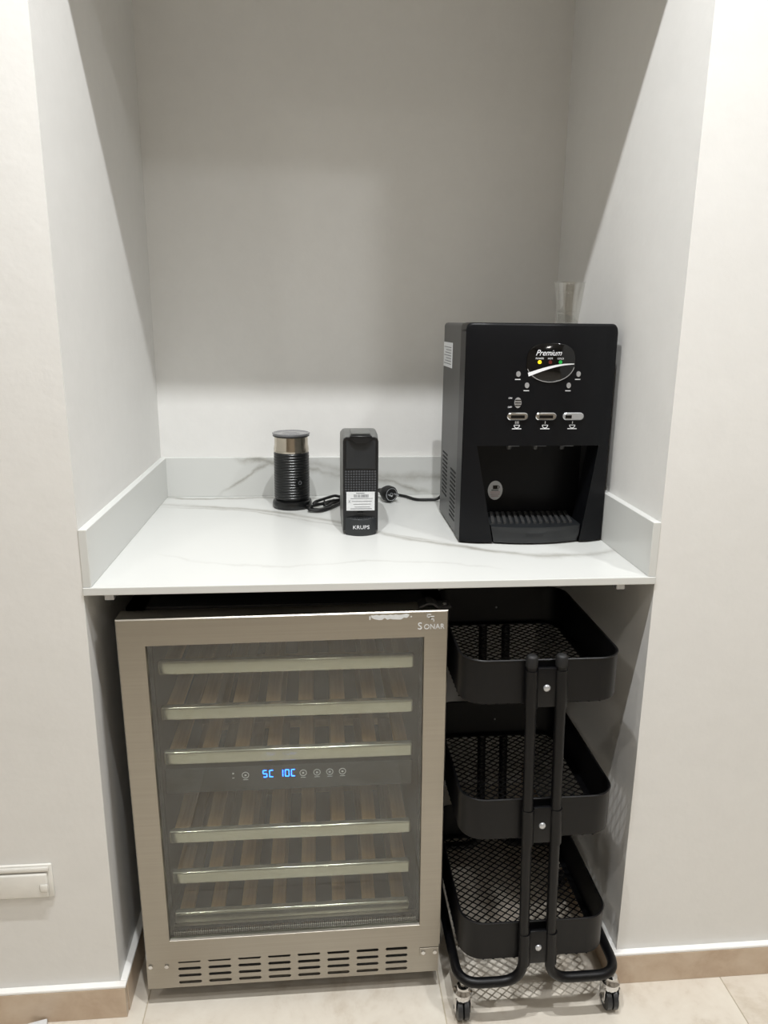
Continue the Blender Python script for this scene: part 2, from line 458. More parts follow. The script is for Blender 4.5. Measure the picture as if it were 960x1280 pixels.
# logo and torn sticker on the door's top rail
text('brand_lettering', 'S', 0.0195, 0.5850, FY-0.0002, 0.8135, 'print', door, 0, 'LEFT', 1.0)
text('brand_lettering', 'ONAR', 0.0140, 0.5965, FY-0.0002, 0.8120, 'print', door, 0, 'LEFT', 0.95)
b = nb()
for (dx, dz) in ((-0.006, 0.002), (0.0, -0.002)):
    box(b, 0.608+dx, 0.608+dx+0.0075, FY-0.0005, FY, 0.8285+dz, 0.8300+dz)
    box(b, 0.608+dx, 0.608+dx+0.0015, FY-0.0005, FY, 0.8285+dz, 0.8345+dz)
    box(b, 0.608+dx, 0.608+dx+0.0075, FY-0.0005, FY, 0.8335+dz, 0.8350+dz)
    box(b, 0.608+dx+0.006, 0.608+dx+0.0075, FY-0.0005, FY, 0.8245+dz, 0.8300+dz)
obj('brand_emblem', b, 'print', door)
b = nb()
top = [(0.500+0.070*k/14, 0.8385+random.uniform(-0.0015, 0.001)) for k in range(15)]
bot = [(0.570-0.070*k/14, 0.8285+random.choice((0, 0.001, 0.004, 0.0015, 0.006))*random.random()) for k in range(15)]
bot[-1] = (0.5015, 0.833); bot[0] = (0.568, 0.8335); bot[1] = (0.5655, 0.831)
prism_y(b, bot+top, FY-0.0004, FY)
box(b, 0.497, 0.4995, FY-0.0004, FY, 0.8295, 0.836); box(b, 0.572, 0.5745, FY-0.0004, FY, 0.832, 0.8345)
obj('torn_sticker', b, 'label', door)
# the door sags a little on its right-hand hinges
SAG = -0.008
door.rotation_euler.y = SAG; door.location.x += -math.sin(SAG)*0.475
# top hinge
b = nb(); prism_y(b, [(0.585, 0.850), (0.600, 0.857), (0.612, 0.857), (0.622, 0.8495), (0.645, 0.8495), (0.645, 0.8465), (0.620, 0.8465), (0.610, 0.854), (0.601, 0.854), (0.588, 0.847)], 0.012, 0.045)
hg = obj('top_hinge', b, 'black', wc)
obj('hinge_screw', lathe(nb(), [(0.004, 0), (0.004, 0.002), (0.002, 0.003)], (0.634, 0.024, 0.8495), 12), 'chrome', hg, 40)
# kick plate with through slots
KY0, KY1 = 0.006, 0.0085
b = nb(); kx0, kx1, kz0, kz1 = 0.052, 0.6415, 0.044, 0.1120
rows = [0.0560, 0.0725, 0.0890, 0.1062]; sh = 0.0033
cols = [0.1135+0.0597*k for k in range(8)]; sw = 0.0455
z = kz0
for rz in rows:
    box(b, kx0, kx1, KY0, KY1, z, rz-sh)
    x = kx0
    for cxx in cols:
        box(b, x, cxx, KY0, KY1, rz-sh, rz+sh); x = cxx+sw
        for e, s in ((cxx, 1), (cxx+sw, -1)):          # rounded slot ends
            for t in (1, -1):
                prism_y(b, [(e, rz+t*sh), (e+s*0.0024, rz+t*sh), (e, rz+t*sh*0.25)], KY0, KY1)
    box(b, x, kx1, KY0, KY1, rz-sh, rz+sh)
    z = rz+sh
box(b, kx0, kx1, KY0, KY1, z, kz1)
kp = obj('kick_plate', b, 'steel', wc)
obj('kick_plate_backing', box(nb(), kx0+0.004, kx1-0.004, 0.030, 0.052, 0.048, 0.106), 'cavity', wc)
for sx_, sz_ in ((0.060, 0.0985), (0.0915, 0.0975)):
    obj('screw', disc_y(nb(), (sx_, KY0, sz_), 0.0042, 0.0025, 14), 'chrome', kp, 40)
hb = obj('hinge_bracket', box(nb(), 0.602, 0.641, KY0-0.002, KY0, 0.086, 0.1045, 0.0006, 1), 'steel', wc)
for sx_ in (0.609, 0.633):
    obj('screw', disc_y(nb(), (sx_, KY0-0.002, 0.0945), 0.0042, 0.0022, 14), 'chrome', hb, 40)
# six sliding shelves
slat_me = None
for k, zt in enumerate((0.7385, 0.6445, 0.5495, 0.3735, 0.2785, 0.1820)):
    b = box(nb(), 0.103, 0.585, 0.050, 0.066, zt-0.0285, zt, 0.005, 5)
    sf = obj('shelf', b, 'fascia', wc, 40)
    for m in range(8):
        cxx = 0.125+m*(0.563-0.125)/7
        if slat_me is None:
            s0 = obj('slat', box(nb(), -0.014, 0.014, 0, 0.42, -0.012, 0.0, 0.001, 1), 'wood', sf, loc=(0, 0, 0))
            slat_me = s0.data; s0.location = Vector((cxx, 0.066, zt-0.006))-wloc(sf)
        else: piece('slat', slat_me, (cxx, 0.066, zt-0.006), sf)
    obj('cross_rail', box(nb(), 0.105, 0.583, 0.470, 0.490, zt-0.024, zt-0.004, 0.001, 1), 'wood', sf)
# control strip between the third and fourth shelf
cp = obj('control_panel', box(nb(), 0.104, 0.584, 0.052, 0.075, 0.458, 0.512, 0.002, 2), 'liner', wc)
SEG = {'a': (0.15, 0.85, 0.92, 1.0), 'b': (0.85, 1.0, 0.54, 0.95), 'c': (0.85, 1.0, 0.05, 0.46), 'd': (0.15, 0.85, 0, 0.08),
       'e': (0, 0.15, 0.05, 0.46), 'f': (0, 0.15, 0.54, 0.95), 'g': (0.15, 0.85, 0.46, 0.54)}
DIG = {'5': 'acdfg', '1': 'bc', '0': 'abcdef', 'C': 'adef'}
for ch, dx in (('5', 0.2905), ('C', 0.3030), ('1', 0.3215), ('0', 0.3335), ('C', 0.3455)):
    b = nb(); w_, h_ = 0.0085, 0.0155
    for s in DIG[ch]:
        a0, a1, c0, c1 = SEG[s]
        box(b, dx+a0*w_, dx+a1*w_, 0.0512, 0.052, 0.4865+c0*h_, 0.4865+c1*h_)
    obj('display_digit', b, 'blue', cp)
for ix in (0.257, 0.369, 0.396, 0.421, 0.446):
    b = ring_y(nb(), (ix, 0.052, 0.493), 0.0070, 0.0013, 0.0006, 24)
    box(b, ix-0.002, ix+0.002, 0.0514, 0.052, 0.491, 0.4945); box(b, ix-0.005, ix+0.005, 0.0514, 0.052, 0.4825, 0.4835)
    obj('touch_icon', b, 'white', cp)
b = nb(); box(b, 0.232, 0.235, 0.0514, 0.052, 0.496, 0.499); box(b, 0.2315, 0.2355, 0.0514, 0.052, 0.487, 0.4882)
obj('indicator_mark', b, 'white', cp)

# ================================================================== three-tier trolley
CX, LEAN = 0.820, -0.034
def lx(z): return LEAN*(z-0.16)
TY0, TY1 = -0.072, 0.298
TYC, THY, THX, TR = (TY0+TY1)/2, (TY1-TY0)/2, 0.146, 0.045
ct = thing('utility_cart', (CX, TYC, 0), 'black metal three-tier trolley on castors beside the wine cooler', 'trolley')
def rrect(hx, hy, r, n=8):
    P = []
    for sx_, sy_, a0 in ((1, 1, 0), (-1, 1, PI/2), (-1, -1, PI), (1, -1, 1.5*PI)):
        for k in range(n+1):
            a = a0+PI/2*k/n
            P.append((sx_*(hx-r)+r*math.cos(a), sy_*(hy-r)+r*math.sin(a)))
    return P
PX, PY = 0.0210, 0.0088
def mesh_floor(cx, z):
    b = nb(); ny = int(2*THY/PY)+1; nx = int(4*THX/PX)+1
    w2, t2 = 0.0012, 0.0006
    for k in range(ny):
        for i in range(nx):
            x0 = -THX+i*PX/2; x1 = x0+PX/2
            y0 = -THY+(k+0.5)*PY+(PY/2)*(1 if (i+k) % 2 else -1); y1 = -THY+(k+0.5)*PY+(PY/2)*(1 if (i+1+k) % 2 else -1)
            mx, my = (x0+x1)/2, (y0+y1)/2
            ex, ey = max(0, abs(mx)-(THX-TR)), max(0, abs(my)-(THY-TR))
            if abs(mx) > THX-0.004 or abs(my) > THY-0.004 or math.hypot(ex, ey) > TR-0.004: continue
            d = Vector((x1-x0, y1-y0, 0)).normalized(); n_ = Vector((-d.y, d.x, 0))*w2
            a, c = Vector((cx+x0, TYC+y0, z)), Vector((cx+x1, TYC+y1, z))
            u = Vector((0, 0, t2))
            q = [b.verts.new(v) for v in (a-n_-u, a+n_-u, a+n_+u, a-n_+u, c-n_-u, c+n_-u, c+n_+u, c-n_+u)]
            for f in ((0, 1, 5, 4), (1, 2, 6, 5), (2, 3, 7, 6), (3, 0, 4, 7)): b.faces.new([q[v] for v in f])
    return b
TH = 0.087
TZ = (0.142, 0.415, 0.694)
for zb in TZ:
    cx = CX+lx(zb+TH/2)
    b = nb()
    def R(h, r, z): return [(cx+x, TYC+y, z) for x, y in rrect(THX-h, THY-h, TR-h)]
    rr = [R(0.014, TR, zb+0.001), R(0.003, TR, zb), R(0.0, TR, zb+0.003), R(0.0, TR, zb+TH-0.003), R(-0.0015, TR, zb+TH-0.0015), R(0.0, TR, zb+TH),
          R(0.003, TR, zb+TH-0.001), R(0.0025, TR, zb+0.004), R(0.014, TR, zb+0.0035)]
    vr = ring_faces(b, rr, False, False)
    n = len(vr[0])
    for i in range(n):
        j = (i+1) % n; b.faces.new((vr[-1][i], vr[-1][j], vr[0][j], vr[0][i]))
    tr = obj('tray', b, 'cart', ct, 40)
    tag(obj('mesh_floor', mesh_floor(cx, zb+0.0022), 'cart', tr), kind='stuff')
# two bent tubes each side of the frame: front post, base loop, rear post
RT = 0.0098
BX0, BX1, BZ = CX-0.152, CX+0.168, 0.102
FYP, RYP = TY0-RT-0.003, TY1+RT+0.003
for s, bxx in ((-1, BX0), (1, BX1)):
    px0 = CX+s*0.0265
    path = [(px0+lx(0.79), FYP, 0.790), (px0, FYP, 0.16), (px0, FYP, BZ), (bxx, FYP, BZ), (bxx, RYP, BZ), (px0, RYP, BZ), (px0, RYP, 0.16), (px0+lx(0.79), RYP, 0.790)]
    path = round_path(path[:1]+path[2:6]+path[7:], 0.045, 8)
    obj('frame_tube', tube(nb(), path, RT, 16), 'cart', ct, 50)
    for yy in (FYP, RYP):
        xx = px0+lx(0.79)
        obj('tube_cap', lathe(nb(), [(0.0106, -0.014), (0.0106, 0.003), (0.008, 0.0065), (0.003, 0.0075)], (xx, yy, 0.788), 20), 'rubber', ct, 50)
for zb in TZ:
    for yy, s in ((FYP, -1), (RYP, 1)):
        zc = zb+TH/2; cx = CX+lx(zc)
        b = box(nb(), cx-0.018, cx+0.018, yy-0.004, yy+0.004, zb+0.002, zb+TH-0.010, 0.002, 2)
        for q in (-1, 1):
            xa, xb = CX+q*0.0265+lx(zb), CX+q*0.0265+lx(zb+TH)
            tube(b, [(xa, yy, zb+0.000), (xb, yy, zb+TH-0.014)], RT+0.0016, 16)
        box(b, cx-0.016, cx+0.016, min(yy, yy-s*0.014), max(yy, yy-s*0.014), zb+0.02, zb+TH-0.02)
        br = obj('post_bracket', b, 'cart', ct, 40)
        bb = nb(); br_ = 0.0066 if s < 0 else 0.0026
        yb = yy-0.004 if s < 0 else yy-0.0138
        ring_faces(bb, [[(cx+br_*q*math.cos(2*PI*k/18), yb-d_, zc-0.004+br_*q*math.sin(2*PI*k/18)) for k in range(18)] for q, d_ in ((1, 0), (1, 0.0012), (0.85, 0.0026), (0.5, 0.0036), (0.12, 0.0040))])
        obj('bolt', bb, 'silver', br, 50)
# castors
for xx in (BX0+0.012, BX1-0.004):
    for yy in (FYP+0.022, RYP-0.030):
        b = lathe(nb(), [(0.006, 0.050), (0.017, 0.050), (0.0185, 0.055), (0.0185, 0.064), (0.013, 0.070), (0.012, 0.076), (0.006, 0.078), (0.006, BZ-0.006)], (xx, yy, 0), 24)
        for q in (-1, 1):
            box(b, xx+q*0.0150-0.0012, xx+q*0.0150+0.0012, yy-0.013, yy+0.011, 0.020, 0.056, 0.001, 1)
        cs = obj('castor', b, 'chrome', ct, 40)
        b = nb(); n = 28
        for q in (-1, 1):
            xs = [xx+q*0.0065+o for o in (-0.0055, -0.0045, 0.0045, 0.0055)]
            rs = [0.0215, 0.0240, 0.0240, 0.0215]
            ring_faces(b, [[(x, yy+r*math.cos(2*PI*k/n), 0.0242+r*math.sin(2*PI*k/n)) for k in range(n)] for x, r in zip(xs, rs)])
        tube(b, [(xx-0.0165, yy, 0.0242), (xx+0.0165, yy, 0.0242)], 0.004, 10)
        obj('wheel', b, 'wheel', cs, 40)

# ================================================================== water dispenser
DX0, DX1, DYF, DYB = 0.697, 1.0035, 0.222, 0.500
DZ0, DZ1 = H, 1.3535
dxc, dhw = (DX0+DX1)/2, (DX1-DX0)/2
dp = thing('water_dispenser', (dxc, (DYF+DYB)/2, H), 'large black countertop water dispenser with lit panel and drip tray', 'water dispenser')
def yf(x):
    u = abs(x-dxc)/dhw
    return DYF + 0.010*max(0.0, (u-0.72)/0.28)**1.6 - 0.004*(1-u*u)
NZ = 1.112                                      # top of the dispensing recess
ntx0, ntx1, nbx0, nbx1 = 0.7255, 0.9790, 0.7655, 0.9510
def notch(z, left):
    t = (NZ-z)/(NZ-0.909)
    return (ntx0+(nbx0-ntx0)*t) if left else (ntx1+(nbx1-ntx1)*t)
b = nb()
def grid(fx, fz, nu, nv):
    V = [[None]*(nv+1) for _ in range(nu+1)]
    for i in range(nu+1):
        for j in range(nv+1):
            z = fz(i/nu, j/nv); x = fx(i/nu, j/nv, z); V[i][j] = b.verts.new((x, yf(x), z))
    for i in range(nu):
        for j in range(nv): b.faces.new((V[i][j], V[i+1][j], V[i+1][j+1], V[i][j+1]))
def ztop(x):
    r = 0.012; e = min(x-DX0, DX1-x)
    return DZ1 if e >= r else DZ1-r+math.sqrt(max(0, r*r-(r-e)**2))
US = [0, .005, .012, .02, .03, .04] + [0.04+0.92*k/22 for k in range(1, 23)] + [.97, .98, .988, .995, 1.0]
nu = len(US)-1
V = []
for u in US:
    x = DX0+u*(DX1-DX0); zt = ztop(x)
    V.append([b.verts.new((x, yf(x)+oy, min(NZ+(zt-NZ)*jf, zt-oz))) for jf, oy, oz in ((0, 0, .006), (.35, 0, .006), (.7, 0, .006), (1, 0, .0060), (1, .0008, .0028), (1, .0028, .0008), (1, .006, 0))])
for i in range(nu):
    for j in range(6): b.faces.new((V[i][j], V[i+1][j], V[i+1][j+1], V[i][j+1]))
grid(lambda u, v, z: DX0+(notch(z, True)-DX0)*u, lambda u, v: 0.909+(NZ-0.909)*v, 8, 6)
grid(lambda u, v, z: notch(z, False)+(DX1-notch(z, False))*u, lambda u, v: 0.909+(NZ-0.909)*v, 8, 6)
ext = bmesh.ops.extrude_face_region(b, geom=b.faces[:])
for v in ext['geom']:
    if isinstance(v, bmesh.types.BMVert): v.co.y = 0.285
fp = obj('front_panel', b, 'disp', dp, 35)
BXa, BXb = DX0+0.001, DX1-0.001
b = nb(); rings = []
r = 0.008
for y_ in (0.286, DYB-0.004, DYB):
    e_ = 0.004 if y_ == DYB else 0.0
    P = [(BXa+e_, H+0.006), (BXa+0.02, H+0.006), (BXa+0.02, NZ-0.004), (BXb-0.02, NZ-0.004), (BXb-0.02, H+0.006), (BXb-e_, H+0.006)]
    P += [(BXb-e_-r+r*math.cos(q), DZ1-0.001-e_-r+r*math.sin(q)) for q in [PI/2*i/5 for i in range(6)]]
    P += [(BXa+e_+r+r*math.cos(q), DZ1-0.001-e_-r+r*math.sin(q)) for q in [PI/2+PI/2*i/5 for i in range(6)]]
    rings.append([(x, y_, z) for x, z in P])
ring_faces(b, rings)
box(b, BXa+0.019, BXb-0.019, 0.345, DYB-0.006, H+0.006, NZ)
obj('body', b, 'disp_side', dp, 40)
b = nb(); box(b, BXa+0.004, BXb-0.004, 0.238, DYB-0.004, H, H+0.008)
obj('base', b, 'cavity', dp)
# recess lining
b = nb(); box(b, DX0+0.021, DX1-0.021, 0.335, 0.345, H+0.006, NZ)
obj('recess_back', b, 'disp', dp)
# drip tray: bulging front, slatted grille on top
def ytray(x): 
    u = (x-dxc)/0.1
    return 0.222-0.018*(1-u*u)
b = nb(); rings = []
for k in range(21):
    u = k/20
    def xz(z): 
        l, r_ = notch(z, True)+0.0025, notch(z, False)-0.0025
        return l+(r_-l)*u
    zs = [(0.909, 0.004), (0.922, 0.0), (0.931, 0.0035), (0.938, 0.001), (0.943, 0.001), (0.9445, 0.004)]
    rings.append([(xz(z), ytray(xz(z))+o*(1-abs(2*u-1)**3 if i == 2 else 1), z) for i, (z, o) in enumerate(zs)] + [(xz(0.9445), 0.334, 0.9445), (xz(0.909), 0.334, 0.909)])
ring_faces(b, rings)
dt = obj('drip_tray', b, 'disp_tray', dp, 40)
b = nb()
for k in range(15):
    x = 0.766+k*0.0128
    sk = 0.016
    P = [(x, 0.235), (x+0.0065, 0.235), (x+0.0065+sk, 0.326), (x+sk, 0.326)]
    P = [(min(q[0], 0.956), q[1]) for q in P]
    if P[0][0] >= P[1][0]-0.001 or P[3][0] >= P[2][0]-0.001: continue
    P = [(q[0], max(q[1], ytray(q[0])+0.008) if q[1] < 0.3 else q[1]) for q in P]
    ring_faces(b, [[(x_, y_, 0.9445) for x_, y_ in P], [(x_, y_, 0.948) for x_, y_ in P]])
obj('drip_grille', b, 'disp_side', dt)
for nx_ in (0.803, 0.859, 0.916):
    obj('nozzle', lathe(nb(), [(0.010, 0.0), (0.010, -0.006), (0.006, -0.008), (0.005, -0.016)], (nx_, 0.268, NZ+0.001), 20), 'disp_side', dp, 40)
    obj('nozzle_mark', box(nb(), nx_-0.011, nx_+0.011, 0.2265, 0.2285, NZ-0.0025, NZ-0.0005), 'ink', fp)
# oval sticker on the recess back
st = obj('oval_sticker', disc_y(nb(), (0.7945, 0.335, 0.994), 0.0165, 0.0006, 32, 0.0215), 'label', dp)
b = nb(); box(b, 0.789, 0.799, 0.3338, 0.3345, 0.997, 1.0055); ring_y(b, (0.8005, 0.3344, 1.0015), 0.0035, 0.0012, 0.0006, 16); box(b, 0.786, 0.802, 0.3338, 0.3345, 0.9935, 0.9950)
obj('cup_print', b, 'gloss', st)
b = nb()
for k, hw in enumerate((0.011, 0.0105, 0.008)): box(b, 0.7945-hw, 0.7945+hw, 0.3339, 0.3345, 0.9895-k*0.0045, 0.9908-k*0.0045)
obj('text_print', b, 'red_ink', st)
# rating label and cooling slots on the left side
sl = obj('rating_label', box(nb(), DX0+0.0003, DX0+0.0011, 0.385, 0.494, 1.256, 1.310), 'label', dp)
b = nb()
for k in range(7): box(b, DX0, DX0+0.0004, 0.395, 0.485-0.012*(k % 3), 1.263+k*0.006, 1.2645+k*0.006)
obj('label_lines', b, 'ink', sl)
vs0 = None
for cy0, zs0, n in ((0.437, 0.965, 11), (0.330, 0.935, 12)):
    for k in range(n):
        loc = (DX0+0.0004, cy0, zs0+k*0.0095)
        if vs0 is None:
            vs0 = obj('vent_slot', box(nb(), -0.0003, 0.001, -0.030, 0.030, -0.0018, 0.0018), 'cavity', dp, loc=(0, 0, 0)); vs0.location = Vector(loc)-wloc(dp)
        else: piece('vent_slot', vs0.data, loc, dp)
# display window: egg-shaped lens with swoosh
def PY_(x): return yf(x)-0.0001
wx, wz = 0.8655, 1.279
yw = yf(wx)
b = nb(); P = []
for k in range(48):
    a = 2*PI*k/48; c_, s_ = math.cos(a), math.sin(a)
    P.append((wx+0.0490*math.copysign(abs(c_)**0.72, c_), wz+0.0365*math.copysign(abs(s_)**0.72, s_)))
ring_faces(b, [[(x, yw+0.004, z) for x, z in P], [(x, yw-0.0012, z) for x, z in P], [(wx+(x-wx)*0.96, yw-0.0022, wz+(z-wz)*0.96) for x, z in P]])
dw = obj('display_window', b, 'gloss', dp, 35)
b = nb(); up_, lo_ = [], []
for k in range(17):
    u = k/16; x = wx-0.0465+0.093*u
    zc = wz-0.0245+0.021*math.sin(u*PI*0.5); th = 0.0046*(1-u)**0.8+0.0012
    up_.append((x+0.001, zc+th*0.6)); lo_.append((x+0.003*(1-u), zc-th*0.6))
prism_y(b, up_+lo_[::-1], yw-0.0030, yw-0.0020)
obj('swoosh', b, 'white', dw)
b = ring_y(nb(), (wx, yw-0.0010, wz-0.002), 0.0495, 0.0014, 0.0016, 24, 0.0375, PI*1.10, PI*1.93)
obj('chrome_edge', b, 'silver', dw)
text('brand_lettering', 'Premium', 0.0158, wx-0.006, yw-0.0022, wz+0.0175, 'white', dw, 0.4, 'CENTER', 0.9)
for dx_, m_, s_ in ((-0.0215, 'yellow', 'POWER'), (0.0, 'red', 'HOT'), (0.0205, 'green', 'COLD')):
    obj('indicator_light', disc_y(nb(), (wx+dx_-0.0015, yw-0.0020, wz+0.000), 0.0036, 0.0012, 18), m_, dw)
    text('indicator_caption', s_, 0.0048, wx+dx_-0.0015, yw-0.0022, wz+0.0068, 'white', dw)
for bx_, bz_ in ((0.8015, 1.2555), (0.9235, 1.2560), (0.8200, 1.2335), (0.9050, 1.2335)):
    bt_ = obj('push_button', disc_y(nb(), (bx_, yf(bx_)+0.001, bz_), 0.0044, 0.0034, 20, 0.0056), 'silver', dp, 40)
    obj('button_caption', box(nb(), bx_-0.006, bx_+0.005, yf(bx_)-0.0004, yf(bx_)+0.001, bz_-0.0115, bz_-0.0098), 'print', bt_)
# rocker with ON / OFF
rx, rz_ = 0.8035, 1.199
rk = obj('switch_rocker', disc_y(nb(), (rx, yf(rx)+0.001, rz_), 0.0072, 0.0030, 24, 0.0105), 'silver', dp, 40)
b = nb()
for k in range(3): box(b, rx-0.006, rx+0.006, yf(rx)-0.0030, yf(rx)-0.0018, rz_-0.0055+k*0.005, rz_-0.0040+k*0.005)
obj('rocker_ribs', b, 'gloss', rk)
text('switch_caption', 'ON', 0.0048, rx-0.0155, yf(rx)-0.0002, rz_+0.009, 'white', rk)
text('switch_caption', 'OFF', 0.0048, rx-0.0155, yf(rx)-0.0002, rz_-0.009, 'white', rk)
# three chrome push bars with cup symbols
for k, bx_ in enumerate((0.8040, 0.8620, 0.9185)):
    y_ = yf(bx_); zc = 1.172; hw, hh = 0.0215, 0.0075
    P = [(bx_+hw-hh+hh*math.cos(a), zc+hh*math.sin(a)) for a in [(-PI/2+PI*i/8) for i in range(9)]] + [(bx_-hw+hh+hh*math.cos(a), zc+hh*math.sin(a)) for a in [(PI/2+PI*i/8) for i in range(9)]]
    b = nb(); ring_faces(b, [[(x, y_+0.001, z) for x, z in P], [(x, y_-0.0035, z) for x, z in P], [(bx_+(x-bx_)*0.93, y_-0.005, zc+(z-zc)*0.8) for x, z in P]])
    bar = obj('tap_button', b, 'chrome' if k < 2 else 'silver', dp, 35)
    b = nb(); x0_, x1_ = (bx_-0.014, bx_+0.014) if k < 2 else (bx_-0.017, bx_-0.004)
    box(b, x0_, x1_, y_-0.0056, y_-0.0048, zc-0.0038, zc+0.0026)
    obj('button_inlay', b, 'gloss', bar)
    b = nb(); zc2 = 1.1525
    ring_y(b, (bx_, y_-0.0001, zc2+0.002), 0.0062, 0.0012, 0.0006, 16, 0.0068, PI, 2*PI)
    box(b, bx_-0.0062, bx_+0.0062, y_-0.0007, y_-0.0001, zc2+0.0012, zc2+0.0022)
    box(b, bx_-0.0095, bx_+0.0095, y_-0.0007, y_-0.0001, zc2-0.0065, zc2-0.0050)
    for q in range(3 if k == 0 else 1): box(b, bx_-0.0006+(q-(1 if k == 0 else 0))*0.003, bx_+0.0006+(q-(1 if k == 0 else 0))*0.003, y_-0.0007, y_-0.0001, zc2+0.0045, zc2+0.0095)
    obj('cup_symbol', b, 'white', bar)
# mains lead of the dispenser, running along the wall behind the coffee machine
obj('power_cord', tube(nb(), round_path([(0.72, 0.595, 0.925), (0.71, 0.602, 0.911), (0.655, 0.607, 0.9095), (0.634, 0.645, 0.9095), (0.612, 0.668, 0.9095)], 0.03, 6), 0.0038, 10), 'cable', dp, 60)

# clear plastic cup on top of the dispenser
b = nb(); prof = [(0.0005, 0.001), (0.0200, 0.001), (0.0208, 0.0)]
n = 30
for k in range(n+1):
    t = k/n; z = 0.002+0.078*t; r = 0.0215+0.0095*t
    if 0.25 < t < 0.75: r += 0.0005*(1 if k % 2 else -1)
    prof.append((r, z))
prof += [(0.0325, 0.0805), (0.0328, 0.0820), (0.0312, 0.0825)]
inn = [(r-0.0008, z) for r, z in prof[3:-3]][::-1]
prof += inn + [(0.0005, 0.0022)]
cupo = obj('plastic_cup', lathe(nb(), prof, (0.926, 0.315, DZ1), 40, False, False), 'cup', None, 50, loc=(0.926, 0.315, DZ1))
tag(cupo, 'clear ribbed plastic cup standing on top of the black water dispenser', 'cup')

# ================================================================== milk frother
fx, fy = 0.340, 0.570
mf = thing('milk_frother', (fx, fy, H), 'black ribbed milk frother with steel collar and grey lid', 'milk frother')
obj('base', lathe(nb(), [(0.046, 0), (0.0485, 0.003), (0.0485, 0.012), (0.0465, 0.018), (0.043, 0.020)], (fx, fy, H), 56), 'frother', mf, 40)
prof = [(0.0390, 0.018), (0.0420, 0.022)]
nr = 17; zb0, zb1 = 0.024, 0.137
for k in range(nr):
    for q, dr in ((0.0, 0.0), (0.2, 0.0009), (0.8, 0.0009), (1.0, 0.0)):
        prof.append((0.0420+dr+0.0006*(1-k/nr), zb0+(zb1-zb0)*(k+q*0.94)/nr))
prof += [(0.0425, 0.139)]
obj('jug', lathe(nb(), prof, (fx, fy, H), 64), 'frother', mf, 30)
obj('steel_collar', lathe(nb(), [(0.0425, 0.139), (0.0428, 0.141), (0.0428, 0.146), (0.0418, 0.152), (0.0408, 0.156), (0.0408, 0.177), (0.0400, 0.178)], (fx, fy, H), 64), 'frother_steel', mf, 30)
lid = obj('lid', lathe(nb(), [(0.0405, 0.177), (0.0440, 0.1795), (0.0455, 0.183), (0.0455, 0.1845), (0.0435, 0.1850), (0.040, 0.1835), (0.020, 0.1845), (0.012, 0.1860), (0.001, 0.1862)], (fx, fy, H), 64), 'lid', mf, 35)
obj('lid_seal', lathe(nb(), [(0.0412, 0.1755), (0.0442, 0.1772), (0.0442, 0.1792), (0.0412, 0.1792)], (fx, fy, H), 64), 'rubber', mf, 35)
ba = -1.10                                           # direction of the button round the jug
bc = Vector((fx+0.0432*math.cos(ba), fy+0.0432*math.sin(ba), H+0.068))
bm2 = disc_y(nb(), (0, 0, 0), 0.0085, 0.0022, 28)
ring_y(bm2, (0, -0.002, 0), 0.0112, 0.0012, 0.0008, 28); 
bmesh.ops.rotate(bm2, verts=bm2.verts[:], cent=(0, 0, 0), matrix=Matrix.Rotation(ba+PI/2, 3, 'Z'))
bmesh.ops.translate(bm2, verts=bm2.verts[:], vec=bc)
bt = obj('power_button', bm2, 'frother', mf, 40)
bm2 = ring_y(nb(), (0, -0.0022, 0), 0.0045, 0.0009, 0.0005, 20, None, PI*0.65, PI*2.35); box(bm2, -0.0005, 0.0005, -0.0027, -0.0022, 0.001, 0.0055)
bmesh.ops.rotate(bm2, verts=bm2.verts[:], cent=(0, 0, 0), matrix=Matrix.Rotation(ba+PI/2, 3, 'Z'))
bmesh.ops.translate(bm2, verts=bm2.verts[:], vec=bc)
obj('power_symbol', bm2, 'ink', bt)
# bundled lead
b = nb(); zc = H+0.0045
def wav(pts, z): return round_path([(x, y, z+dz) for x, y, dz in pts], 0.02, 6)
tube(b, wav([(fx+0.035, fy-0.030, 0.004), (fx+0.052, fy-0.052, 0), (fx+0.075, fy-0.060, 0.0), (fx+0.098, fy-0.005, 0.004), (fx+0.125, fy+0.030, 0)], zc), 0.0037, 8)
tube(b, wav([(fx+0.128, fy+0.028, 0.006), (fx+0.094, fy-0.002, 0.008), (fx+0.066, fy-0.030, 0.007), (fx+0.044, fy-0.050, 0.006), (fx+0.040, fy-0.066, 0.002), (fx+0.066, fy-0.074, 0.001), (fx+0.090, fy-0.046, 0.001), (fx+0.118, fy+0.006, 0.001)], zc), 0.0037, 8)
tube(b, wav([(fx+0.118, fy+0.006, 0.001), (fx+0.132, fy+0.040, 0.006), (fx+0.106, fy+0.034, 0.014), (fx+0.084, fy+0.010, 0.013), (fx+0.058, fy-0.022, 0.012), (fx+0.050, fy-0.040, 0.010), (fx+0.082, fy-0.022, 0.006), (fx+0.104, fy+0.026, 0.004)], zc), 0.0037, 8)
obj('power_cord', b, 'cable', mf, 60)
b = nb(); tube(b, [(fx+0.083, fy-0.044, zc-0.003), (fx+0.079, fy-0.026, zc+0.016), (fx+0.078, fy-0.012, zc-0.002)], 0.0018, 8)
obj('cord_tie', b, 'rubber', mf)

# ================================================================== capsule coffee machine
kx, ky = 0.495, 0.31
cm = thing('coffee_machine', (kx, ky+0.08, H), 'slim black capsule coffee machine with white sticker on its front', 'coffee machine')
def rbox_y(b, x0, x1, z0, z1, y0, y1, rt, n=6):
    """rounded top corners, extruded along y"""
    P = [(x0, z0), (x1, z0)] + [(x1-rt+rt*math.cos(a), z1-rt+rt*math.sin(a)) for a in [PI/2*i/n for i in range(n+1)]] + [(x0+rt+rt*math.cos(a), z1-rt+rt*math.sin(a)) for a in [PI/2+PI/2*i/n for i in range(n+1)]]
    return prism_y(b, P, y0, y1)
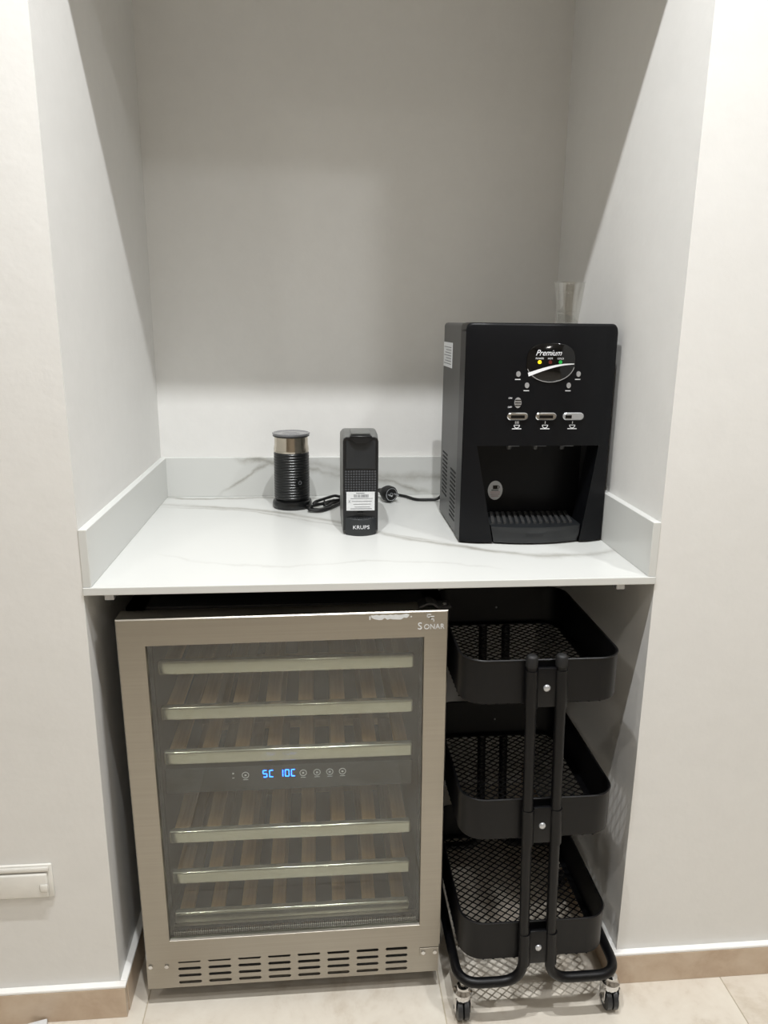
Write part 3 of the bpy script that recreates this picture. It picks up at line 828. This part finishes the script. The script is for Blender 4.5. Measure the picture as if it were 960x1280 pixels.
# shell, its top falling towards the back
b = nb(); rings = []
for y_, zt, hw in ((ky+0.004, 1.117, 0.0375), (ky+0.03, 1.124, 0.0380), (ky+0.085, 1.124, 0.0388), (ky+0.15, 1.112, 0.0392), (ky+0.19, 1.085, 0.0385), (ky+0.205, 1.05, 0.036)):
    r = 0.008
    P = [(kx-hw, H+0.004), (kx+hw, H+0.004)] + [(kx+hw-r+r*math.cos(a), zt-r+r*math.sin(a)) for a in [PI/2*i/5 for i in range(6)]] + [(kx-hw+r+r*math.cos(a), zt-r+r*math.sin(a)) for a in [PI/2+PI/2*i/5 for i in range(6)]]
    rings.append([(x, y_, z) for x, z in P])
ring_faces(b, rings)
obj('shell', b, 'coffee_top', cm, 40)
obj('front_bezel', rbox_y(nb(), kx-0.0375, kx+0.0375, H+0.010, 1.1165, ky-0.004, ky+0.006, 0.009), 'coffee', cm, 40)
# dished smoked panel
b = nb(); V = []
for i in range(9):
    u = i/8; x = kx-0.0310+0.062*u
    V.append([b.verts.new((x, ky-0.0065+0.0022*math.sin(PI*u)*(1-abs(2*v/8-1)*0.2), 1.0505+(1.1105-1.0505)*v/8)) for v in range(9)])
for i in range(8):
    for v in range(8): b.faces.new((V[i][v], V[i+1][v], V[i+1][v+1], V[i][v+1]))
ext = bmesh.ops.extrude_face_region(b, geom=b.faces[:])
for v in ext['geom']:
    if isinstance(v, bmesh.types.BMVert): v.co.y = ky-0.002
obj('smoked_panel', b, 'coffee_gloss', cm, 40)
b = nb()
for i in range(12):
    for j in range(9):
        x = kx-0.0310+i*0.00565-0.0003; z = 0.9995+j*0.0056
        box(b, x-0.0017, x+0.0017, ky-0.0060, ky-0.0035, z-0.0017, z+0.0017)
obj('stud_grid', b, 'coffee_stud', cm)
# lever plate on top with its curled tab
b = nb(); box(b, kx-0.0205, kx+0.0205, ky+0.002, ky+0.058, 1.1215, 1.1262, 0.0015, 2)
lv = obj('lever', b, 'coffee_top', cm, 40)
b = nb(); P = [(kx-0.024, 1.1185), (kx+0.024, 1.1185), (kx+0.020, 1.1125), (kx+0.010, 1.1060), (kx-0.010, 1.1060), (kx-0.020, 1.1125)]
prism_y(b, P, ky-0.0125, ky-0.0050)
box(b, kx-0.023, kx+0.023, ky-0.0125, ky+0.004, 1.1165, 1.1210, 0.001, 1)
obj('lever_tab', b, 'coffee', lv, 40)
ls = obj('white_sticker', box(nb(), kx-0.0305, kx+0.0300, ky-0.0072, ky-0.0064, 0.9595, 1.0005), 'label', cm)
b = nb(); yk = ky-0.0072
box(b, kx-0.010, kx+0.008, yk-0.0003, yk, 0.9970, 0.9982)
for k in range(16): box(b, kx-0.0145+k*0.002, kx-0.0145+k*0.002+random.choice((0.0006, 0.001, 0.0014)), yk-0.0003, yk, 0.9885, 0.9950)
for k in range(4): box(b, kx-0.022+0.003*k, kx+0.026-0.002*k, yk-0.0003, yk, 0.9855-k*0.0062, 0.9864-k*0.0062)
box(b, kx-0.022, kx+0.024, yk-0.0003, yk, 0.9628, 0.9640)
obj('sticker_print', b, 'ink', ls)
b = nb()
for s in (1, -1): prism_y(b, [(kx-0.0265, 0.9795+s*0.003), (kx-0.0258, 0.9795+s*0.003), (kx-0.0215, 0.9795-s*0.003), (kx-0.0222, 0.9795-s*0.003)], yk-0.0003, yk)
obj('sticker_cross', b, 'ink', ls)
# bowed drip tray foot
b = nb(); rings = []
def foot(y0, bulge, hw, z):
    P = [(kx-hw, ky+0.02), (kx-hw, y0)]
    P += [(kx-hw+2*hw*k/16, y0-bulge*(1-(2*k/16-1)**2)) for k in range(1, 16)]
    P += [(kx+hw, y0), (kx+hw, ky+0.02)]
    return [(x, y, z) for x, y in P]
ring_faces(b, [foot(ky-0.004, 0.014, 0.0322, H), foot(ky-0.004, 0.015, 0.0328, H+0.002), foot(ky-0.004, 0.015, 0.0328, H+0.036), foot(ky-0.003, 0.0135, 0.0322, H+0.038)])
ft = obj('drip_tray', b, 'coffee_foot', cm, 40)
text('brand_lettering', 'KRUPS', 0.0115, kx+0.0005, ky-0.0194, H+0.020, 'white', ft, 0, 'CENTER', 1.08)
b = nb()
for k in range(13):
    x = kx-0.028+k*0.056/12; y = ky-0.004-0.0135*(1-((x-kx)/0.0328)**2)
    box(b, x-0.0016, x+0.0016, y+0.001, ky+0.004, H+0.038, H+0.0395)
obj('tray_slats', b, 'coffee_gloss', ft)
b = nb(); box(b, kx-0.006, kx+0.006, ky-0.0085, ky-0.004, H+0.0475, H+0.0505)
obj('tray_catch', b, 'gloss', cm)
# plug lying at the side, prongs towards the room
pc = Vector((0.590, 0.596, H+0.0215))
b = nb(); n = 28
prof = [(0.0185, 0.0), (0.0205, 0.004), (0.0205, 0.018), (0.0185, 0.024), (0.014, 0.034), (0.008, 0.046), (0.0055, 0.058)]
ring_faces(b, [[(r*math.cos(2*PI*k/n), z, r*math.sin(2*PI*k/n)) for k in range(n)] for r, z in prof])
R3 = Matrix.Rotation(math.radians(28), 3, 'Z')
bmesh.ops.rotate(b, verts=b.verts[:], cent=(0, 0, 0), matrix=R3); bmesh.ops.translate(b, verts=b.verts[:], vec=pc)
pl = obj('plug', b, 'cable', cm, 40)
b = nb()
ring_y(b, (0, 0, 0), 0.0165, 0.0015, 0.0006, 28)
for s in (-1, 1):
    tube(b, [(s*0.0095, 0.0, 0.0), (s*0.0095, -0.016, 0.0)], 0.0022, 10)
ring_y(b, (0.0, 0, 0), 0.0045, 0.0012, 0.0006, 16)
bmesh.ops.rotate(b, verts=b.verts[:], cent=(0, 0, 0), matrix=R3); bmesh.ops.translate(b, verts=b.verts[:], vec=pc)
obj('plug_pins', b, 'silver', pl, 40)
ex = pc+R3 @ Vector((0, 0.056, 0))
b = tube(nb(), round_path([tuple(ex), (ex.x-0.015, ex.y+0.018, H+0.016), (0.530, 0.655, H+0.006), (0.50, 0.60, H+0.005), (kx, ky+0.203, H+0.012)], 0.03, 6), 0.0036, 10)
obj('power_cord', b, 'cable', cm, 60)

# ================================================================== wall socket and scrap on the floor
sk = thing('wall_socket', (-0.155, 0, 0.322), 'white covered wall socket low on the left wall above the skirting', 'wall socket')
obj('back_plate', box(nb(), -0.250, -0.104, -0.006, 0.0, 0.286, 0.358, 0.0025, 2), 'socket', sk, 40)
obj('hinged_cover', box(nb(), -0.246, -0.112, -0.012, -0.006, 0.289, 0.342, 0.004, 3), 'socket', sk, 40)
obj('hinge_bar', box(nb(), -0.246, -0.108, -0.0105, -0.006, 0.345, 0.355, 0.003, 2), 'socket', sk, 40)
obj('cover_latch', box(nb(), -0.126, -0.111, -0.015, -0.0115, 0.304, 0.320, 0.0025, 2), 'socket', sk, 40)
b = box(nb(), -0.172, -0.135, -0.075, -0.018, 0.0, 0.012, 0.002, 2)
bmesh.ops.rotate(b, verts=b.verts[:], cent=(-0.15, -0.04, 0), matrix=Matrix.Rotation(math.radians(14), 3, 'Z'))
tag(obj('packing_offcut', b, 'label', None, 40, loc=(-0.153, -0.045, 0)), 'small white offcut lying on the floor against the left skirting', 'offcut')
